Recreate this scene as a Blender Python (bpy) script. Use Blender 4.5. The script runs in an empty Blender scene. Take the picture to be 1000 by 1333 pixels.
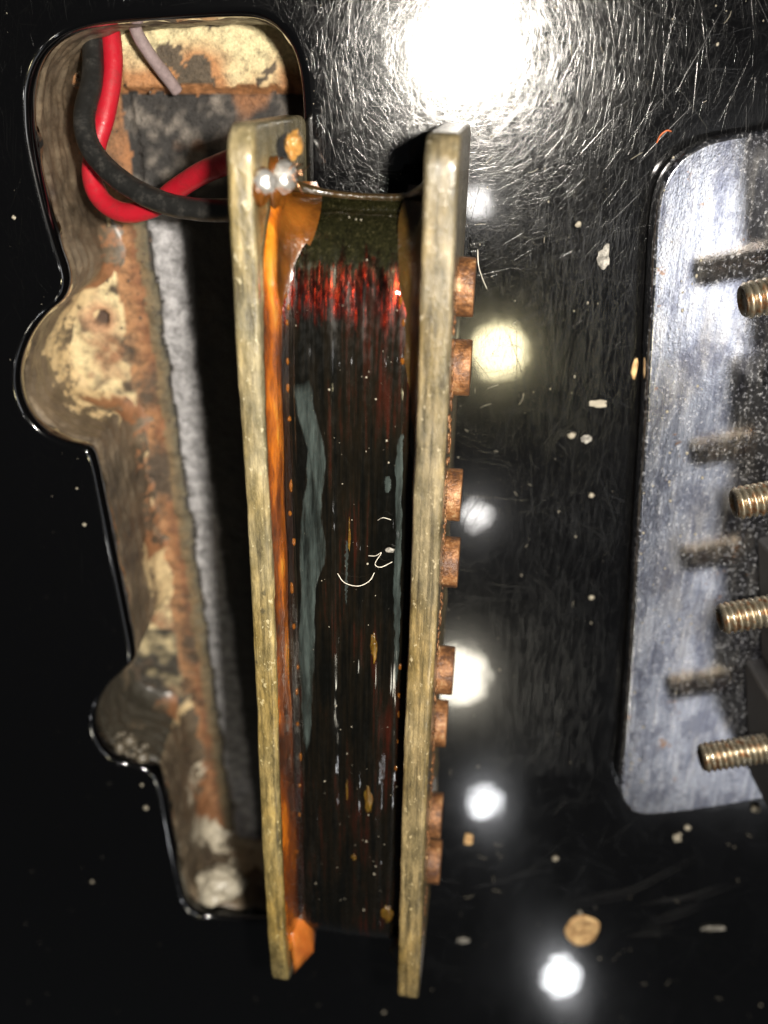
import bpy, bmesh, math, random
import numpy as np
from mathutils import Vector, Matrix, noise

random.seed(7)
rng = np.random.default_rng(7)
MM = 0.001
scene = bpy.context.scene
col = scene.collection

# ------------------------------------------------------------------ camera
# metres; body face is z = 0, +y is towards the top of the picture
F_PX, W_PX, H_PX = 1200.0, 1000.0, 1333.0
TILT = math.atan(566 / 1200)
CAM_H = 0.085
cam_d = bpy.data.cameras.new('camera')
cam_d.sensor_fit = 'VERTICAL'
cam_d.sensor_height = 36.0
cam_d.sensor_width = 27.0
cam_d.lens = 36.0 * F_PX / H_PX
cam_d.clip_start = 0.002
cam_d.clip_end = 20
cam_d.dof.use_dof = True
cam_d.dof.focus_distance = 0.079
cam_d.dof.aperture_fstop = 21.0
cam = bpy.data.objects.new('camera', cam_d)
cam.location = (0, 0, CAM_H)
cam.rotation_euler = (-TILT, 0, 0)
col.objects.link(cam)
scene.camera = cam

_c, _s = math.cos(TILT), math.sin(TILT)
def ray(px, py):
    u = (px - W_PX / 2) / F_PX
    v = -(py - H_PX / 2) / F_PX
    return Vector((u, v * _c - _s, -v * _s - _c))
def B(px, py, h=0.0):
    """point at height h seen at a picture position"""
    d = ray(px, py)
    t = (CAM_H - h) / -d.z
    return Vector((d.x * t, d.y * t, h))

# ------------------------------------------------------------------ light
world = bpy.data.worlds.new('World')
scene.world = world
world.use_nodes = True
bg = world.node_tree.nodes['Background']
bg.inputs[0].default_value = (0.9, 0.95, 1.0, 1)
bg.inputs[1].default_value = 0.03

def disc_lamp(name, loc, aim, radius, power, colour):
    d = bpy.data.lights.new(name, 'AREA')
    d.shape = 'DISK'
    d.size = radius * 2
    d.energy = power
    d.color = colour
    o = bpy.data.objects.new(name, d)
    o.location = loc
    o.rotation_euler = (Vector(aim) - Vector(loc)).to_track_quat('-Z', 'Y').to_euler()
    col.objects.link(o)
    return o

# the phone's torch beside the lens
disc_lamp('torch', (0.0150, 0.0045, 0.096), (0.000, -0.045, 0), 0.0032, 0.31, (1.0, 0.93, 0.82))
# room lamps overhead: the round spots mirrored in the lacquer
def room_lamp(px, py, rpx, radiance, colour, height=1.1):
    p = B(px, py, 0)
    d = ray(px, py).normalized()
    r = Vector((d.x, d.y, -d.z))
    t = height / r.z
    loc = p + r * t
    path = (p - cam.location).length + t
    rad = rpx / F_PX * path * 0.97
    disc_lamp('room_lamp', loc, p, rad, radiance * math.pi * math.pi * rad * rad, colour)
room_lamp(622, 262, 17, 40, (1, .97, .93))
room_lamp(650, 457, 33, 42, (1, .88, .52))
room_lamp(620, 670, 17, 30, (1, .97, .93))
room_lamp(596, 880, 38, 30, (1, .93, .76))
room_lamp(632, 1043, 20, 28, (.97, .98, 1))
room_lamp(730, 1272, 19, 28, (.97, .98, 1))

# unseen panels added overhead to give the chrome bridge plate something bright to mirror
def panel_lamp(px0, py0, px1, py1, radiance, colour, height=1.3):
    def hit(px, py):
        p = B(px, py, 0); d = ray(px, py)
        return p + Vector((d.x, d.y, -d.z)) * (height / -d.z)
    a, b, c = hit(px0, py0), hit(px1, py0), hit(px0, py1)
    e = hit(px1, py1)
    ctr = (a + b + c + e) / 4
    d = bpy.data.lights.new('bridge_reflection_panel', 'AREA')
    d.shape = 'RECTANGLE'
    d.size = ((b - a).length + (e - c).length) / 2
    d.size_y = abs(a.y - c.y)
    d.color = colour
    d.energy = radiance * math.pi * d.size * d.size_y
    o = bpy.data.objects.new('bridge_reflection_panel', d)
    o.location = ctr
    col.objects.link(o)
panel_lamp(884, 190, 1120, 450, 4.2, (.98, .98, 1.0))
panel_lamp(858, 450, 1120, 1045, 1.1, (.95, .96, 1.0))

scene.view_settings.view_transform = 'Standard'
scene.view_settings.look = 'None'
scene.view_settings.exposure = 0.0
scene.view_settings.gamma = 1.0
scene.view_settings.use_curve_mapping = False
scene.render.engine = 'CYCLES'
scene.cycles.use_denoising = True
scene.cycles.max_bounces = 8
scene.cycles.caustics_reflective = False
scene.cycles.caustics_refractive = False
scene.cycles.sample_clamp_indirect = 4.0
scene.cycles.sample_clamp_direct = 60.0
scene.cycles.use_adaptive_sampling = False

# ------------------------------------------------------------------ node helpers
class NT:
    def __init__(self, name):
        self.m = bpy.data.materials.new(name)
        self.m.use_nodes = True
        self.t = self.m.node_tree
        self.p = self.t.nodes['Principled BSDF']
        self.tc = self.t.nodes.new('ShaderNodeTexCoord')
    def n(self, typ, **kw):
        n = self.t.nodes.new(typ)
        for k, v in kw.items():
            setattr(n, k, v)
        return n
    def l(self, a, b):
        self.t.links.new(a, b)
    def coords(self, scale=(1, 1, 1), rot=(0, 0, 0), loc=(0, 0, 0)):
        mp = self.n('ShaderNodeMapping')
        mp.inputs['Scale'].default_value = scale
        mp.inputs['Rotation'].default_value = rot
        mp.inputs['Location'].default_value = loc
        self.l(self.tc.outputs['Object'], mp.inputs['Vector'])
        return mp.outputs[0]
    def noise(self, vec, scale, detail=4, rough=.6, dist=0.0):
        n = self.n('ShaderNodeTexNoise')
        n.inputs['Scale'].default_value = scale
        n.inputs['Detail'].default_value = detail
        n.inputs['Roughness'].default_value = rough
        n.inputs['Distortion'].default_value = dist
        self.l(vec, n.inputs['Vector'])
        return n.outputs[0]
    def voronoi(self, vec, scale, feature='F1'):
        n = self.n('ShaderNodeTexVoronoi', feature=feature)
        n.inputs['Scale'].default_value = scale
        self.l(vec, n.inputs['Vector'])
        return n.outputs['Distance']
    def ramp(self, fac, stops, interp='LINEAR'):
        r = self.n('ShaderNodeValToRGB')
        r.color_ramp.interpolation = interp
        e = r.color_ramp.elements
        while len(e) < len(stops):
            e.new(0.5)
        for i, (p, c) in enumerate(stops):
            e[i].position = p
            if not isinstance(c, (tuple, list)):
                c = (c, c, c)
            e[i].color = (*c[:3], 1)
        self.l(fac, r.inputs[0])
        return r.outputs[0]
    def mix(self, fac, a, b, blend='MIX'):
        m = self.n('ShaderNodeMix', data_type='RGBA', blend_type=blend)
        for v, i in ((fac, 0), (a, 6), (b, 7)):
            if hasattr(v, 'links'):
                self.l(v, m.inputs[i])
            elif i == 0:
                m.inputs[i].default_value = v
            else:
                m.inputs[i].default_value = (*v, 1)
        return m.outputs[2]
    def math(self, op, a, b=0.0):
        m = self.n('ShaderNodeMath', operation=op)
        for v, i in ((a, 0), (b, 1)):
            if hasattr(v, 'links'):
                self.l(v, m.inputs[i])
            else:
                m.inputs[i].default_value = v
        return m.outputs[0]
    def bump(self, h, strength, dist):
        b = self.n('ShaderNodeBump')
        b.inputs['Strength'].default_value = strength
        b.inputs['Distance'].default_value = dist
        self.l(h, b.inputs['Height'])
        return b.outputs[0]
    def set(self, **kw):
        for k, v in kw.items():
            i = self.p.inputs[k.replace('_', ' ')]
            if hasattr(v, 'links'):
                self.l(v, i)
            elif isinstance(v, (tuple, list)):
                i.default_value = (*v, 1)
            else:
                i.default_value = v
        return self.m

# ------------------------------------------------------------------ materials
M = {}
def mat_lacquer():
    t = NT('black_lacquer')
    c = t.coords()
    smear = t.noise(t.coords((1, .35, 1), (0, 0, .5)), 90, 4, .6)
    r = t.ramp(smear, [(.35, .09), (.7, .15)])
    cr = t.ramp(t.noise(c, 260, 3), [(.4, .018), (.75, .035)])
    n = t.bump(t.noise(c, 140, 2), .05, .0004)
    return t.set(Base_Color=(.0012, .0012, .0014), Roughness=r, Coat_Weight=1.0, Coat_Roughness=cr,
                 Specular_IOR_Level=.3, Coat_Normal=n)
M['lacquer'] = mat_lacquer()
def mat_scratch():
    t = NT('scratched_lacquer')
    return t.set(Base_Color=(.002, .002, .002), Roughness=.2, Specular_IOR_Level=.8)
M['scratch'] = mat_scratch()
def mat_wall():
    t = NT('bare_wood_wall')
    grain = t.noise(t.coords((1, 1, .35), (0, 0, .1)), 420, 6, .65)
    big = t.noise(t.coords((1, 1, .8)), 130, 4, .6, .4)
    fine = t.noise(t.coords(), 2600, 3)
    a = t.ramp(grain, [(.3, (.03, .022, .016)), (.5, (.11, .08, .052)), (.72, (.27, .20, .13))])
    b = t.ramp(big, [(.35, (.03, .025, .022)), (.5, (.13, .10, .065)), (.65, (.28, .22, .15))])
    colr = t.mix(.5, a, b)
    at = t.n('ShaderNodeAttribute', attribute_name='tint')
    brk = t.noise(t.coords((1, 1, .6)), 1000, 6, .75)
    al = t.math('ADD', at.outputs['Alpha'], t.math('MULTIPLY', t.math('SUBTRACT', brk, .5), 2.2))
    colr = t.mix(t.ramp(al, [(.45, 0.0), (.6, 1.0)]), colr, at.outputs['Color'])
    cut = t.noise(t.coords((.12, .12, 1)), 2600, 3, .6)
    colr = t.mix(.5, colr, t.ramp(brk, [(.35, .3), (.6, 1.0)]), 'MULTIPLY')
    colr = t.mix(.35, colr, t.ramp(fine, [(.3, .25), (.7, 1.0)]), 'MULTIPLY')
    h = t.math('ADD', t.math('ADD', brk, t.math('MULTIPLY', cut, .3)), t.math('MULTIPLY', fine, .4))
    return t.set(Base_Color=colr, Roughness=t.ramp(brk, [(.35, .28), (.6, .6)]), Normal=t.bump(h, .5, .00025), Coat_Weight=.25, Coat_Roughness=.25)
M['wall'] = mat_wall()
def mat_floor():
    t = NT('corroded_floor')
    at = t.n('ShaderNodeAttribute', attribute_name='tint')
    fine = t.noise(t.coords(), 3200, 4, .7)
    mid = t.noise(t.coords(), 900, 5, .7, .3)
    colr = t.mix(.75, at.outputs['Color'], t.ramp(mid, [(.32, .18), (.5, .8), (.7, 1.0)]), 'MULTIPLY')
    colr = t.mix(.5, colr, t.ramp(fine, [(.35, .3), (.65, 1.0)]), 'MULTIPLY')
    h = t.math('ADD', t.math('MULTIPLY', mid, 1.5), fine)
    return t.set(Base_Color=colr, Roughness=t.ramp(fine, [(.3, .35), (.7, .8)]), Normal=t.bump(h, .8, .0003))
M['floor'] = mat_floor()
def mat_fibre():
    t = NT('vulcanised_fibre')
    grain = t.noise(t.coords((1, .22, .6)), 950, 7, .75)
    big = t.noise(t.coords((1, .5, 1)), 170, 4, .6)
    fleck = t.noise(t.coords((1, .5, 1)), 2600, 3, .6)
    colr = t.ramp(grain, [(.33, (.07, .06, .04)), (.45, (.20, .18, .12)), (.56, (.33, .29, .20)), (.70, (.60, .53, .36))])
    lam = t.noise(t.coords((1, .03, .05)), 3600, 3, .6)
    colr = t.mix(.75, colr, t.ramp(lam, [(.36, .35), (.52, 1.0)]), 'MULTIPLY')
    yel = t.ramp(big, [(.45, (1.0, .98, .95)), (.68, (1.1, .95, .62))])
    colr = t.mix(1.0, colr, yel, 'MULTIPLY')
    colr = t.mix(t.ramp(fleck, [(.62, 0.0), (.68, .7)]), colr, (.66, .60, .46))
    colr = t.mix(t.ramp(t.noise(t.coords(), 520, 2), [(.69, 0.0), (.74, .75)]), colr, (.06, .055, .04))
    at = t.n('ShaderNodeAttribute', attribute_name='tint')
    colr = t.mix(at.outputs['Alpha'], colr, at.outputs['Color'], 'MULTIPLY')
    h = t.math('ADD', grain, t.math('MULTIPLY', fleck, .6))
    return t.set(Base_Color=colr, Roughness=t.ramp(fleck, [(.35, .5), (.7, .16)]), Normal=t.bump(h, .55, .00025),
                 Coat_Weight=.5, Coat_Roughness=.15)
M['fibre'] = mat_fibre()
def mat_coil():
    t = NT('enamelled_winding')
    wire = t.noise(t.coords((1, .012, .2)), 6500, 3, .6)
    streak = t.noise(t.coords((1, .035, .3)), 2300, 5, .7)
    patch = t.noise(t.coords((1, .3, 1)), 210, 4, .6)
    sp = t.noise(t.coords((1, .5, 1)), 2600, 2, .5)
    sep = t.n('ShaderNodeSeparateXYZ')
    t.l(t.tc.outputs['Object'], sep.inputs[0])
    brk = t.noise(t.coords((1, .16, 1)), 900, 5, .7)
    wob = t.math('ADD', sep.outputs['Y'], t.math('MULTIPLY', t.math('SUBTRACT', brk, .5), .010))
    g = t.math('MULTIPLY', t.math('ADD', wob, .04), 25.0)
    glint_band = t.ramp(g, [(.64, 0.0), (.68, .4), (.71, 1.0), (.75, .8), (.765, 0.0)])  # wire red painted only where the torch glints near the end turn
    top = t.ramp(g, [(.70, 0.0), (.80, 1.0)])
    fil = t.noise(t.coords((1, .03, .3)), 5200, 4, .7)
    red = t.ramp(t.math('ADD', t.math('MULTIPLY', fil, .65), t.math('MULTIPLY', brk, .35)), [(.46, (.008, .004, .003)), (.54, (.06, .005, .003)), (.60, (.36, .018, .006)), (.70, (.7, .2, .04))])
    dark = t.ramp(t.math('MULTIPLY', streak, patch), [(.20, (.002, .002, .0015)), (.30, (.006, .0045, .0025)), (.42, (.030, .006, .003))])
    olive = t.ramp(t.noise(t.coords((1, .6, 1)), 4200, 4, .7), [(.36, (.005, .005, .002)), (.58, (.014, .0135, .005)), (.72, (.06, .05, .025))])
    colr = t.mix(top, t.mix(glint_band, dark, red), olive)
    h = t.math('ADD', wire, t.math('MULTIPLY', fil, .8))
    m = t.math('ADD', .25, t.math('MULTIPLY', glint_band, .72))
    return t.set(Base_Color=colr, Metallic=m, Roughness=t.ramp(sp, [(.3, .18), (.7, .36)]), Normal=t.bump(h, .25, .00007), Specular_IOR_Level=.15,
                 Coat_Weight=1.0, Coat_Roughness=.025, Coat_Normal=t.bump(t.math('ADD', t.noise(t.coords((1, .02, .2)), 1100, 3, .55), t.math('MULTIPLY', patch, .5)), .6, .0003))
M['coil'] = mat_coil()
def mat_amber(name, c0, c1, trans=.35):
    t = NT(name)
    n1 = t.noise(t.coords((1, .3, 1)), 420, 4, .6)
    n2 = t.noise(t.coords(), 2400, 3)
    colr = t.ramp(n1, [(.33, c0), (.66, c1)])
    return t.set(Base_Color=colr, Roughness=.3, Transmission_Weight=trans, IOR=1.48, Coat_Weight=.4, Coat_Roughness=.15,
                 Subsurface_Weight=.1, Subsurface_Scale=.0006,
                 Normal=t.bump(t.math('ADD', n1, t.math('MULTIPLY', n2, .7)), .55, .00025))
def mat_orange():
    t = NT('orange_lacquer')
    n1 = t.noise(t.coords((1, .25, 1)), 330, 5, .65)
    n2 = t.noise(t.coords((1, .5, 1)), 2400, 3)
    colr = t.ramp(n1, [(.38, (.05, .014, .003)), (.50, (.22, .05, .004)), (.60, (.55, .15, .008)), (.72, (.8, .40, .04))])
    h = t.math('ADD', t.math('MULTIPLY', n1, 1.5), t.math('MULTIPLY', n2, .35))
    return t.set(Base_Color=colr, Roughness=.25, Transmission_Weight=.3, IOR=1.48, Coat_Weight=1.0, Coat_Roughness=.06,
                 Normal=t.bump(h, .6, .0003), Coat_Normal=t.bump(h, .35, .0003))
M['amber'] = mat_orange()
M['wax'] = mat_amber('brown_wax', (.03, .012, .003), (.14, .045, .006), .3)
def mat_simple(name, c, rough=.5, metal=0.0, **kw):
    t = NT(name)
    n = t.noise(t.coords(), 2200, 4, .65)
    colr = t.mix(.6, c, t.ramp(n, [(.3, .45), (.7, 1.0)]), 'MULTIPLY')
    return t.set(Base_Color=colr, Roughness=rough, Metallic=metal, Normal=t.bump(n, .3, .0001), **kw)
def mat_film():
    t = NT('translucent_grey')
    n = t.noise(t.coords((1, .09, 1)), 1400, 5, .7)
    e = t.noise(t.coords((1, .5, 1)), 2600, 3, .6)
    return t.set(Base_Color=t.ramp(n, [(.3, (.03, .04, .038)), (.7, (.065, .085, .08))]), Roughness=t.ramp(e, [(.3, .2), (.7, .45)]),
                 Alpha=t.math('MULTIPLY', t.ramp(t.math('ADD', t.n('ShaderNodeAttribute', attribute_name='tint').outputs['Fac'], t.math('MULTIPLY', t.math('SUBTRACT', n, .5), .9)), [(.35, 0.0), (.75, 1.0)]), t.ramp(n, [(.36, .10), (.64, .58)])), Coat_Weight=.3, Coat_Roughness=.1, Normal=t.bump(e, .25, .0001))
M['film'] = mat_film()
def mat_wire(name, c, dirt):
    t = NT(name)
    n = t.noise(t.coords(), 650, 6, .75)
    f = t.noise(t.coords(), 3500, 3, .6)
    colr = t.mix(t.ramp(n, [(.52, 0.0), (.66, .55)]), c, dirt)
    return t.set(Base_Color=colr, Roughness=t.ramp(n, [(.35, .28), (.65, .6)]), Normal=t.bump(t.math('ADD', n, t.math('MULTIPLY', f, .5)), .3, .00015))
M['red'] = mat_wire('red_insulation', (.36, .008, .018), (.16, .012, .012))
M['black'] = mat_wire('black_insulation', (.011, .011, .0105), (.045, .041, .036))
M['greywire'] = mat_simple('grey_wire', (.26, .20, .20), .4)
M['solder'] = mat_simple('solder', (.9, .88, .84), .36, .85)
M['copper'] = mat_simple('copper_strand', (.85, .45, .25), .25, 1.0)
M['dust'] = mat_simple('pale_dust', (.30, .27, .21), .6)
M['fluff'] = mat_simple('pale_fibre', (.75, .70, .60), .5)
M['redfluff'] = mat_simple('rust_fibre', (.55, .14, .05), .5)
def mat_flake():
    t = NT('white_flake')
    n = t.noise(t.coords(), 1500, 5, .75)
    return t.set(Base_Color=t.ramp(n, [(.35, (.03, .028, .024)), (.5, (.16, .15, .13)), (.68, (.42, .40, .36))]), Roughness=.5, Normal=t.bump(n, .6, .0002))
M['flake'] = mat_flake()
def mat_wood():
    t = NT('raw_wood')
    n = t.noise(t.coords((1, 1, 1)), 900, 6, .75, .4)
    colr = t.ramp(n, [(.34, (.14, .07, .03)), (.46, (.42, .25, .11)), (.6, (.62, .42, .20)), (.75, (.75, .6, .36))])
    return t.set(Base_Color=colr, Roughness=.65, Normal=t.bump(n, .6, .0003))
M['hole'] = mat_wood()
M['grit'] = mat_simple('dark_grit', (.10, .07, .05), .5)
M['dark'] = mat_simple('dark_hole', (.02, .015, .01), .8)
def mat_rust():
    t = NT('rusty_steel')
    geo = t.n('ShaderNodeNewGeometry')
    n1 = t.noise(geo.outputs['Position'], 700, 6, .75)
    n2 = t.noise(geo.outputs['Position'], 3800, 3, .6)
    colr = t.ramp(n1, [(.34, (.06, .025, .015)), (.45, (.085, .036, .013)), (.56, (.22, .095, .034)), (.72, (.40, .28, .15))])
    return t.set(Base_Color=colr, Metallic=.15, Roughness=t.ramp(n2, [(.3, .35), (.7, .7)]),
                 Normal=t.bump(t.math('ADD', n1, n2), .6, .0002))
M['rust'] = mat_rust()
def mat_chrome():
    t = NT('pitted_chrome')
    pits = t.noise(t.coords((1, .8, 1)), 3600, 4, .7)
    brush = t.noise(t.coords((1, .10, 1), (0, 0, .055)), 1300, 5, .65)
    cloud = t.noise(t.coords((1, .45, 1)), 170, 5, .65)
    colr = t.ramp(brush, [(.3, (.27, .28, .33)), (.5, (.47, .48, .52)), (.7, (.72, .71, .72))])
    colr = t.mix(t.ramp(pits, [(.64, 0.0), (.70, .6)]), colr, (.75, .73, .70))
    colr = t.mix(t.ramp(pits, [(.30, .8), (.38, 0.0)]), colr, (.05, .05, .07))
    colr = t.mix(t.ramp(cloud, [(.52, 0.0), (.66, .5)]), colr, (.34, .30, .25))
    worn = t.noise(t.coords((1, .5, 1), loc=(.7, .2, 0)), 520, 6, .75)
    colr = t.mix(t.ramp(worn, [(.48, 0.0), (.60, .7)]), colr, (.15, .155, .20))
    rusty = t.noise(t.coords(loc=(.3, .1, 0)), 330, 6, .75)
    colr = t.mix(t.ramp(rusty, [(.62, 0.0), (.68, .8)]), colr, (.45, .24, .11))
    h = t.math('ADD', pits, brush)
    rough = t.math('ADD', t.ramp(brush, [(.3, .05), (.7, .12)]), t.ramp(cloud, [(.4, 0.0), (.7, .10)]))
    return t.set(Base_Color=colr, Metallic=t.ramp(pits, [(.54, .985), (.68, .6)]), Roughness=rough,
                 Normal=t.bump(h, .11, .0001))
M['chrome'] = mat_chrome()
def mat_brass():
    t = NT('tarnished_screw')
    n1 = t.noise(t.coords(), 1100, 4, .6)
    colr = t.ramp(n1, [(.35, (.30, .14, .06)), (.46, (.46, .40, .29)), (.7, (.66, .60, .48))])
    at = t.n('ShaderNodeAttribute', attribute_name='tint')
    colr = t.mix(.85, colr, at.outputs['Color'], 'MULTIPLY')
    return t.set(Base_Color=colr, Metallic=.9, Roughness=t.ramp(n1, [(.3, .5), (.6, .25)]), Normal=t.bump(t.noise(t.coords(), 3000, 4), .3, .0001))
M['screw'] = mat_brass()
M['saddle'] = mat_simple('dull_saddle_steel', (.022, .018, .015), .6, .3)

# ------------------------------------------------------------------ mesh helpers
def link(name, verts, faces, mat, parent=None, smooth=True, tint=None):
    me = bpy.data.meshes.new(name)
    me.from_pydata([tuple(v) for v in verts], [], faces)
    me.materials.append(mat)
    me.update()
    if smooth:
        me.polygons.foreach_set('use_smooth', [len(f) <= 8 for f in faces])
    if tint is not None:
        at = me.color_attributes.new('tint', 'FLOAT_COLOR', 'POINT')
        at.data.foreach_set('color', np.asarray(tint, dtype=np.float32).ravel())
    o = bpy.data.objects.new(name, me)
    col.objects.link(o)
    if parent is not None:
        o.parent = parent
    return o
def tag(o, label=None, cat=None, group=None, kind=None):
    if label: o['label'] = label
    if cat: o['category'] = cat
    if group: o['group'] = group
    if kind: o['kind'] = kind
    return o
def empty(name, loc=(0, 0, 0)):
    o = bpy.data.objects.new(name, None)
    o.location = loc
    o.empty_display_size = .01
    col.objects.link(o)
    return o
def catmull(pts, n, closed=False):
    pts = [Vector(p) for p in pts]
    N = len(pts)
    out = []
    segs = N if closed else N - 1
    for i in range(segs):
        if closed:
            p0, p1, p2, p3 = pts[(i - 1) % N], pts[i], pts[(i + 1) % N], pts[(i + 2) % N]
        else:
            p1, p2 = pts[i], pts[i + 1]
            p0 = pts[i - 1] if i else p1 * 2 - p2
            p3 = pts[i + 2] if i + 2 < N else p2 * 2 - p1
        for k in range(n):
            t = k / n
            out.append(.5 * ((2 * p1) + (p2 - p0) * t + (2 * p0 - 5 * p1 + 4 * p2 - p3) * t * t + (3 * p1 - p0 - 3 * p2 + p3) * t ** 3))
    if not closed:
        out.append(pts[-1])
    return out
def tube_data(path, radius, seg=10, wobble=0.0):
    V, Fc = [], []
    n = len(path)
    up = Vector((0, 0, 1))
    prev = None
    for i, p in enumerate(path):
        d = (path[min(i + 1, n - 1)] - path[max(i - 1, 0)]).normalized()
        if prev is None:
            s = d.cross(up)
            if s.length < 1e-4: s = d.cross(Vector((1, 0, 0)))
        else:
            s = prev - d * prev.dot(d)
        s.normalize(); prev = s
        b = s.cross(d)
        r = radius(i / (n - 1)) if callable(radius) else radius
        if wobble: r *= 1 + wobble * noise.noise(p * 900)
        for k in range(seg):
            a = 2 * math.pi * k / seg
            V.append(p + (s * math.cos(a) + b * math.sin(a)) * r)
    for i in range(n - 1):
        for k in range(seg):
            a, b2 = i * seg + k, i * seg + (k + 1) % seg
            Fc.append((a, b2, b2 + seg, a + seg))
    Fc.append(tuple(range(seg))[::-1]); Fc.append(tuple(range((n - 1) * seg, n * seg)))
    return V, Fc
def merge(parts):
    V, Fc = [], []
    for v, f in parts:
        o = len(V)
        V += list(v)
        Fc += [tuple(i + o for i in q) for q in f]
    return V, Fc
def blob_data(c, r, flat=.6, seed=0, sub=2, rough=.35):
    bm = bmesh.new()
    bmesh.ops.create_icosphere(bm, subdivisions=sub, radius=1)
    V = []
    off = Vector((seed * 3.1, seed * 1.7, seed * .9))
    for v in bm.verts:
        k = 1 + rough * noise.noise(v.co * 1.3 + off) + rough * .5 * noise.noise(v.co * 3 + off)
        q = v.co * k
        V.append(Vector(c) + Vector((q.x * r[0], q.y * r[1], q.z * r[2] if len(r) > 2 else q.z * r[0] * flat)))
    Fc = [tuple(w.index for w in f.verts) for f in bm.faces]
    bm.free()
    return V, Fc
def inset_prism(outline, t0, t1, bev, axis, steps=3, disp=None):
    """closed outline (list of 2-D), extruded t0..t1 with rounded rims; axis maps (u, v, t) to a point"""
    n = len(outline)
    P2 = [Vector(p) for p in outline]
    area = sum(P2[i].x * P2[(i + 1) % n].y - P2[(i + 1) % n].x * P2[i].y for i in range(n))
    sg = 1 if area > 0 else -1
    N2 = []
    for i in range(n):
        d = (P2[(i + 1) % n] - P2[i - 1]).normalized()
        N2.append(Vector((-d.y, d.x)) * sg)      # inward
    rings = []
    for k in range(steps + 1):
        a = math.pi / 2 * k / steps
        rings.append((bev * (1 - math.sin(a)), t0 + bev * (1 - math.cos(a))))
    rings += [(i, t0 + t1 - t) for i, t in rings[::-1]]
    V, Fc = [], []
    for ins, t in rings:
        for i in range(n):
            q = P2[i] + N2[i] * ins
            p = Vector(axis(q.x, q.y, t))
            if disp: p = disp(p)
            V.append(p)
    R = len(rings)
    for r in range(R - 1):
        for i in range(n):
            a, b = r * n + i, r * n + (i + 1) % n
            Fc.append((a, b, b + n, a + n))
    Fc.append(tuple(range(n))[::-1])
    Fc.append(tuple(range((R - 1) * n, R * n)))
    return V, Fc

# ------------------------------------------------------------------ guitar body and cavity
OUT = [(40,150),(41,112),(54,76),(80,50),(115,36),(160,29),(220,25),(280,22),(325,22),(350,29),(370,46),(383,68),(391,100),(395,150),
       (400,300),(412,520),(428,800),(440,1000),(449,1130),(446,1168),(432,1186),(405,1195),(350,1198),(300,1197),(264,1192),(247,1180),(239,1160),
       (228,1108),(216,1045),(209,1018),(201,1007),(186,1000),(160,993),(137,977),(125,952),(126,925),(138,899),(157,879),(172,864),(174,848),
       (163,790),(149,720),(135,650),(124,600),(113,583),(88,576),(58,562),(36,538),(25,505),(27,470),(40,437),(60,410),(80,392),(88,372),(86,350),
       (76,320),(63,275),(52,230),(43,185)]
outline = [Vector((p.x, p.y)) for p in catmull([B(x, y, 0) for x, y in OUT], 6, True)]
def resample(pts, step):
    out = []
    n = len(pts)
    acc = 0
    for i in range(n):
        a, b = pts[i], pts[(i + 1) % n]
        L = (b - a).length
        while acc < L:
            out.append(a.lerp(b, acc / L)); acc += step
        acc -= L
    return out
outline = resample(outline, .0005)
if (outline[-1] - outline[0]).length < .0002: outline.pop()
nO = len(outline)
ar = sum(outline[i].x * outline[(i + 1) % nO].y - outline[(i + 1) % nO].x * outline[i].y for i in range(nO))
osg = 1 if ar > 0 else -1
ONRM = []
for i in range(nO):
    d = (outline[(i + 2) % nO] - outline[i - 2]).normalized()
    ONRM.append(Vector((d.y, -d.x)) * osg)           # outward, into the wood

body = empty('guitar_body', (0, -.08, 0))
tag(body, 'black glossy scratched guitar body with a routed pickup cavity', 'guitar body')
inv = Matrix.Translation(-body.location)
def bl(vs): return [inv @ Vector((v[0], v[1], v[2])) for v in vs]

def ring(off, z, jit=0.0):
    out = []
    for i in range(nO):
        p, n = outline[i], ONRM[i]
        o = off + (jit * noise.noise(Vector((p.x * 500, p.y * 500, z * 900))) if jit else 0)
        out.append(Vector((p.x + n.x * o, p.y + n.y * o, z)))
    return out
def stitch(rings, flip=False):
    V = [v for r in rings for v in r]
    Fc = []
    for r in range(len(rings) - 1):
        for i in range(nO):
            a, b = r * nO + i, r * nO + (i + 1) % nO
            f = (a, b, b + nO, a + nO)
            Fc.append(f[::-1] if flip else f)
    return V, Fc
RIM = .00075
rim_rings = []
for k in range(7):
    a = math.pi / 2 * k / 6
    rim_rings.append(ring(RIM * (1 - math.sin(a)), -RIM * (1 - math.cos(a))))
rim_rings += [ring(.0000, -.0013), ring(.00005, -.0019, .0004), ring(.0005, -.0022, .0006)]
V, Fc = stitch(rim_rings, osg > 0)
# face of the body: sheet with the cavity cut out, sides and back
bm = bmesh.new()
hole = [bm.verts.new((v.x, v.y, 0)) for v in rim_rings[0]]
hole_e = [bm.edges.new((hole[i], hole[(i + 1) % nO])) for i in range(nO)]
X0, X1, Y0, Y1 = -.15, .17, -.25, .10
outer = []
def edge_pts():
    for x in np.linspace(X0, X1, 24)[:-1]: yield (x, Y0)
    for y in np.linspace(Y0, Y1, 24)[:-1]: yield (X1, y)
    for x in np.linspace(X1, X0, 24)[:-1]: yield (x, Y1)
    for y in np.linspace(Y1, Y0, 24)[:-1]: yield (X0, y)
outer = [bm.verts.new((x, y, 0)) for x, y in edge_pts()]
outer_e = [bm.edges.new((outer[i], outer[(i + 1) % len(outer)])) for i in range(len(outer))]
bmesh.ops.triangle_fill(bm, use_beauty=True, use_dissolve=False, edges=hole_e + outer_e, normal=(0, 0, 1))
for f in bm.faces:
    if f.normal.z < 0: f.normal_flip()
low = [bm.verts.new((v.co.x, v.co.y, -.042)) for v in outer]
for i in range(len(outer)):
    j = (i + 1) % len(outer)
    bm.faces.new((outer[i], low[i], low[j], outer[j]))
bm.faces.new(low[::-1])
for v in bm.verts: v.co = inv @ v.co
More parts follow.
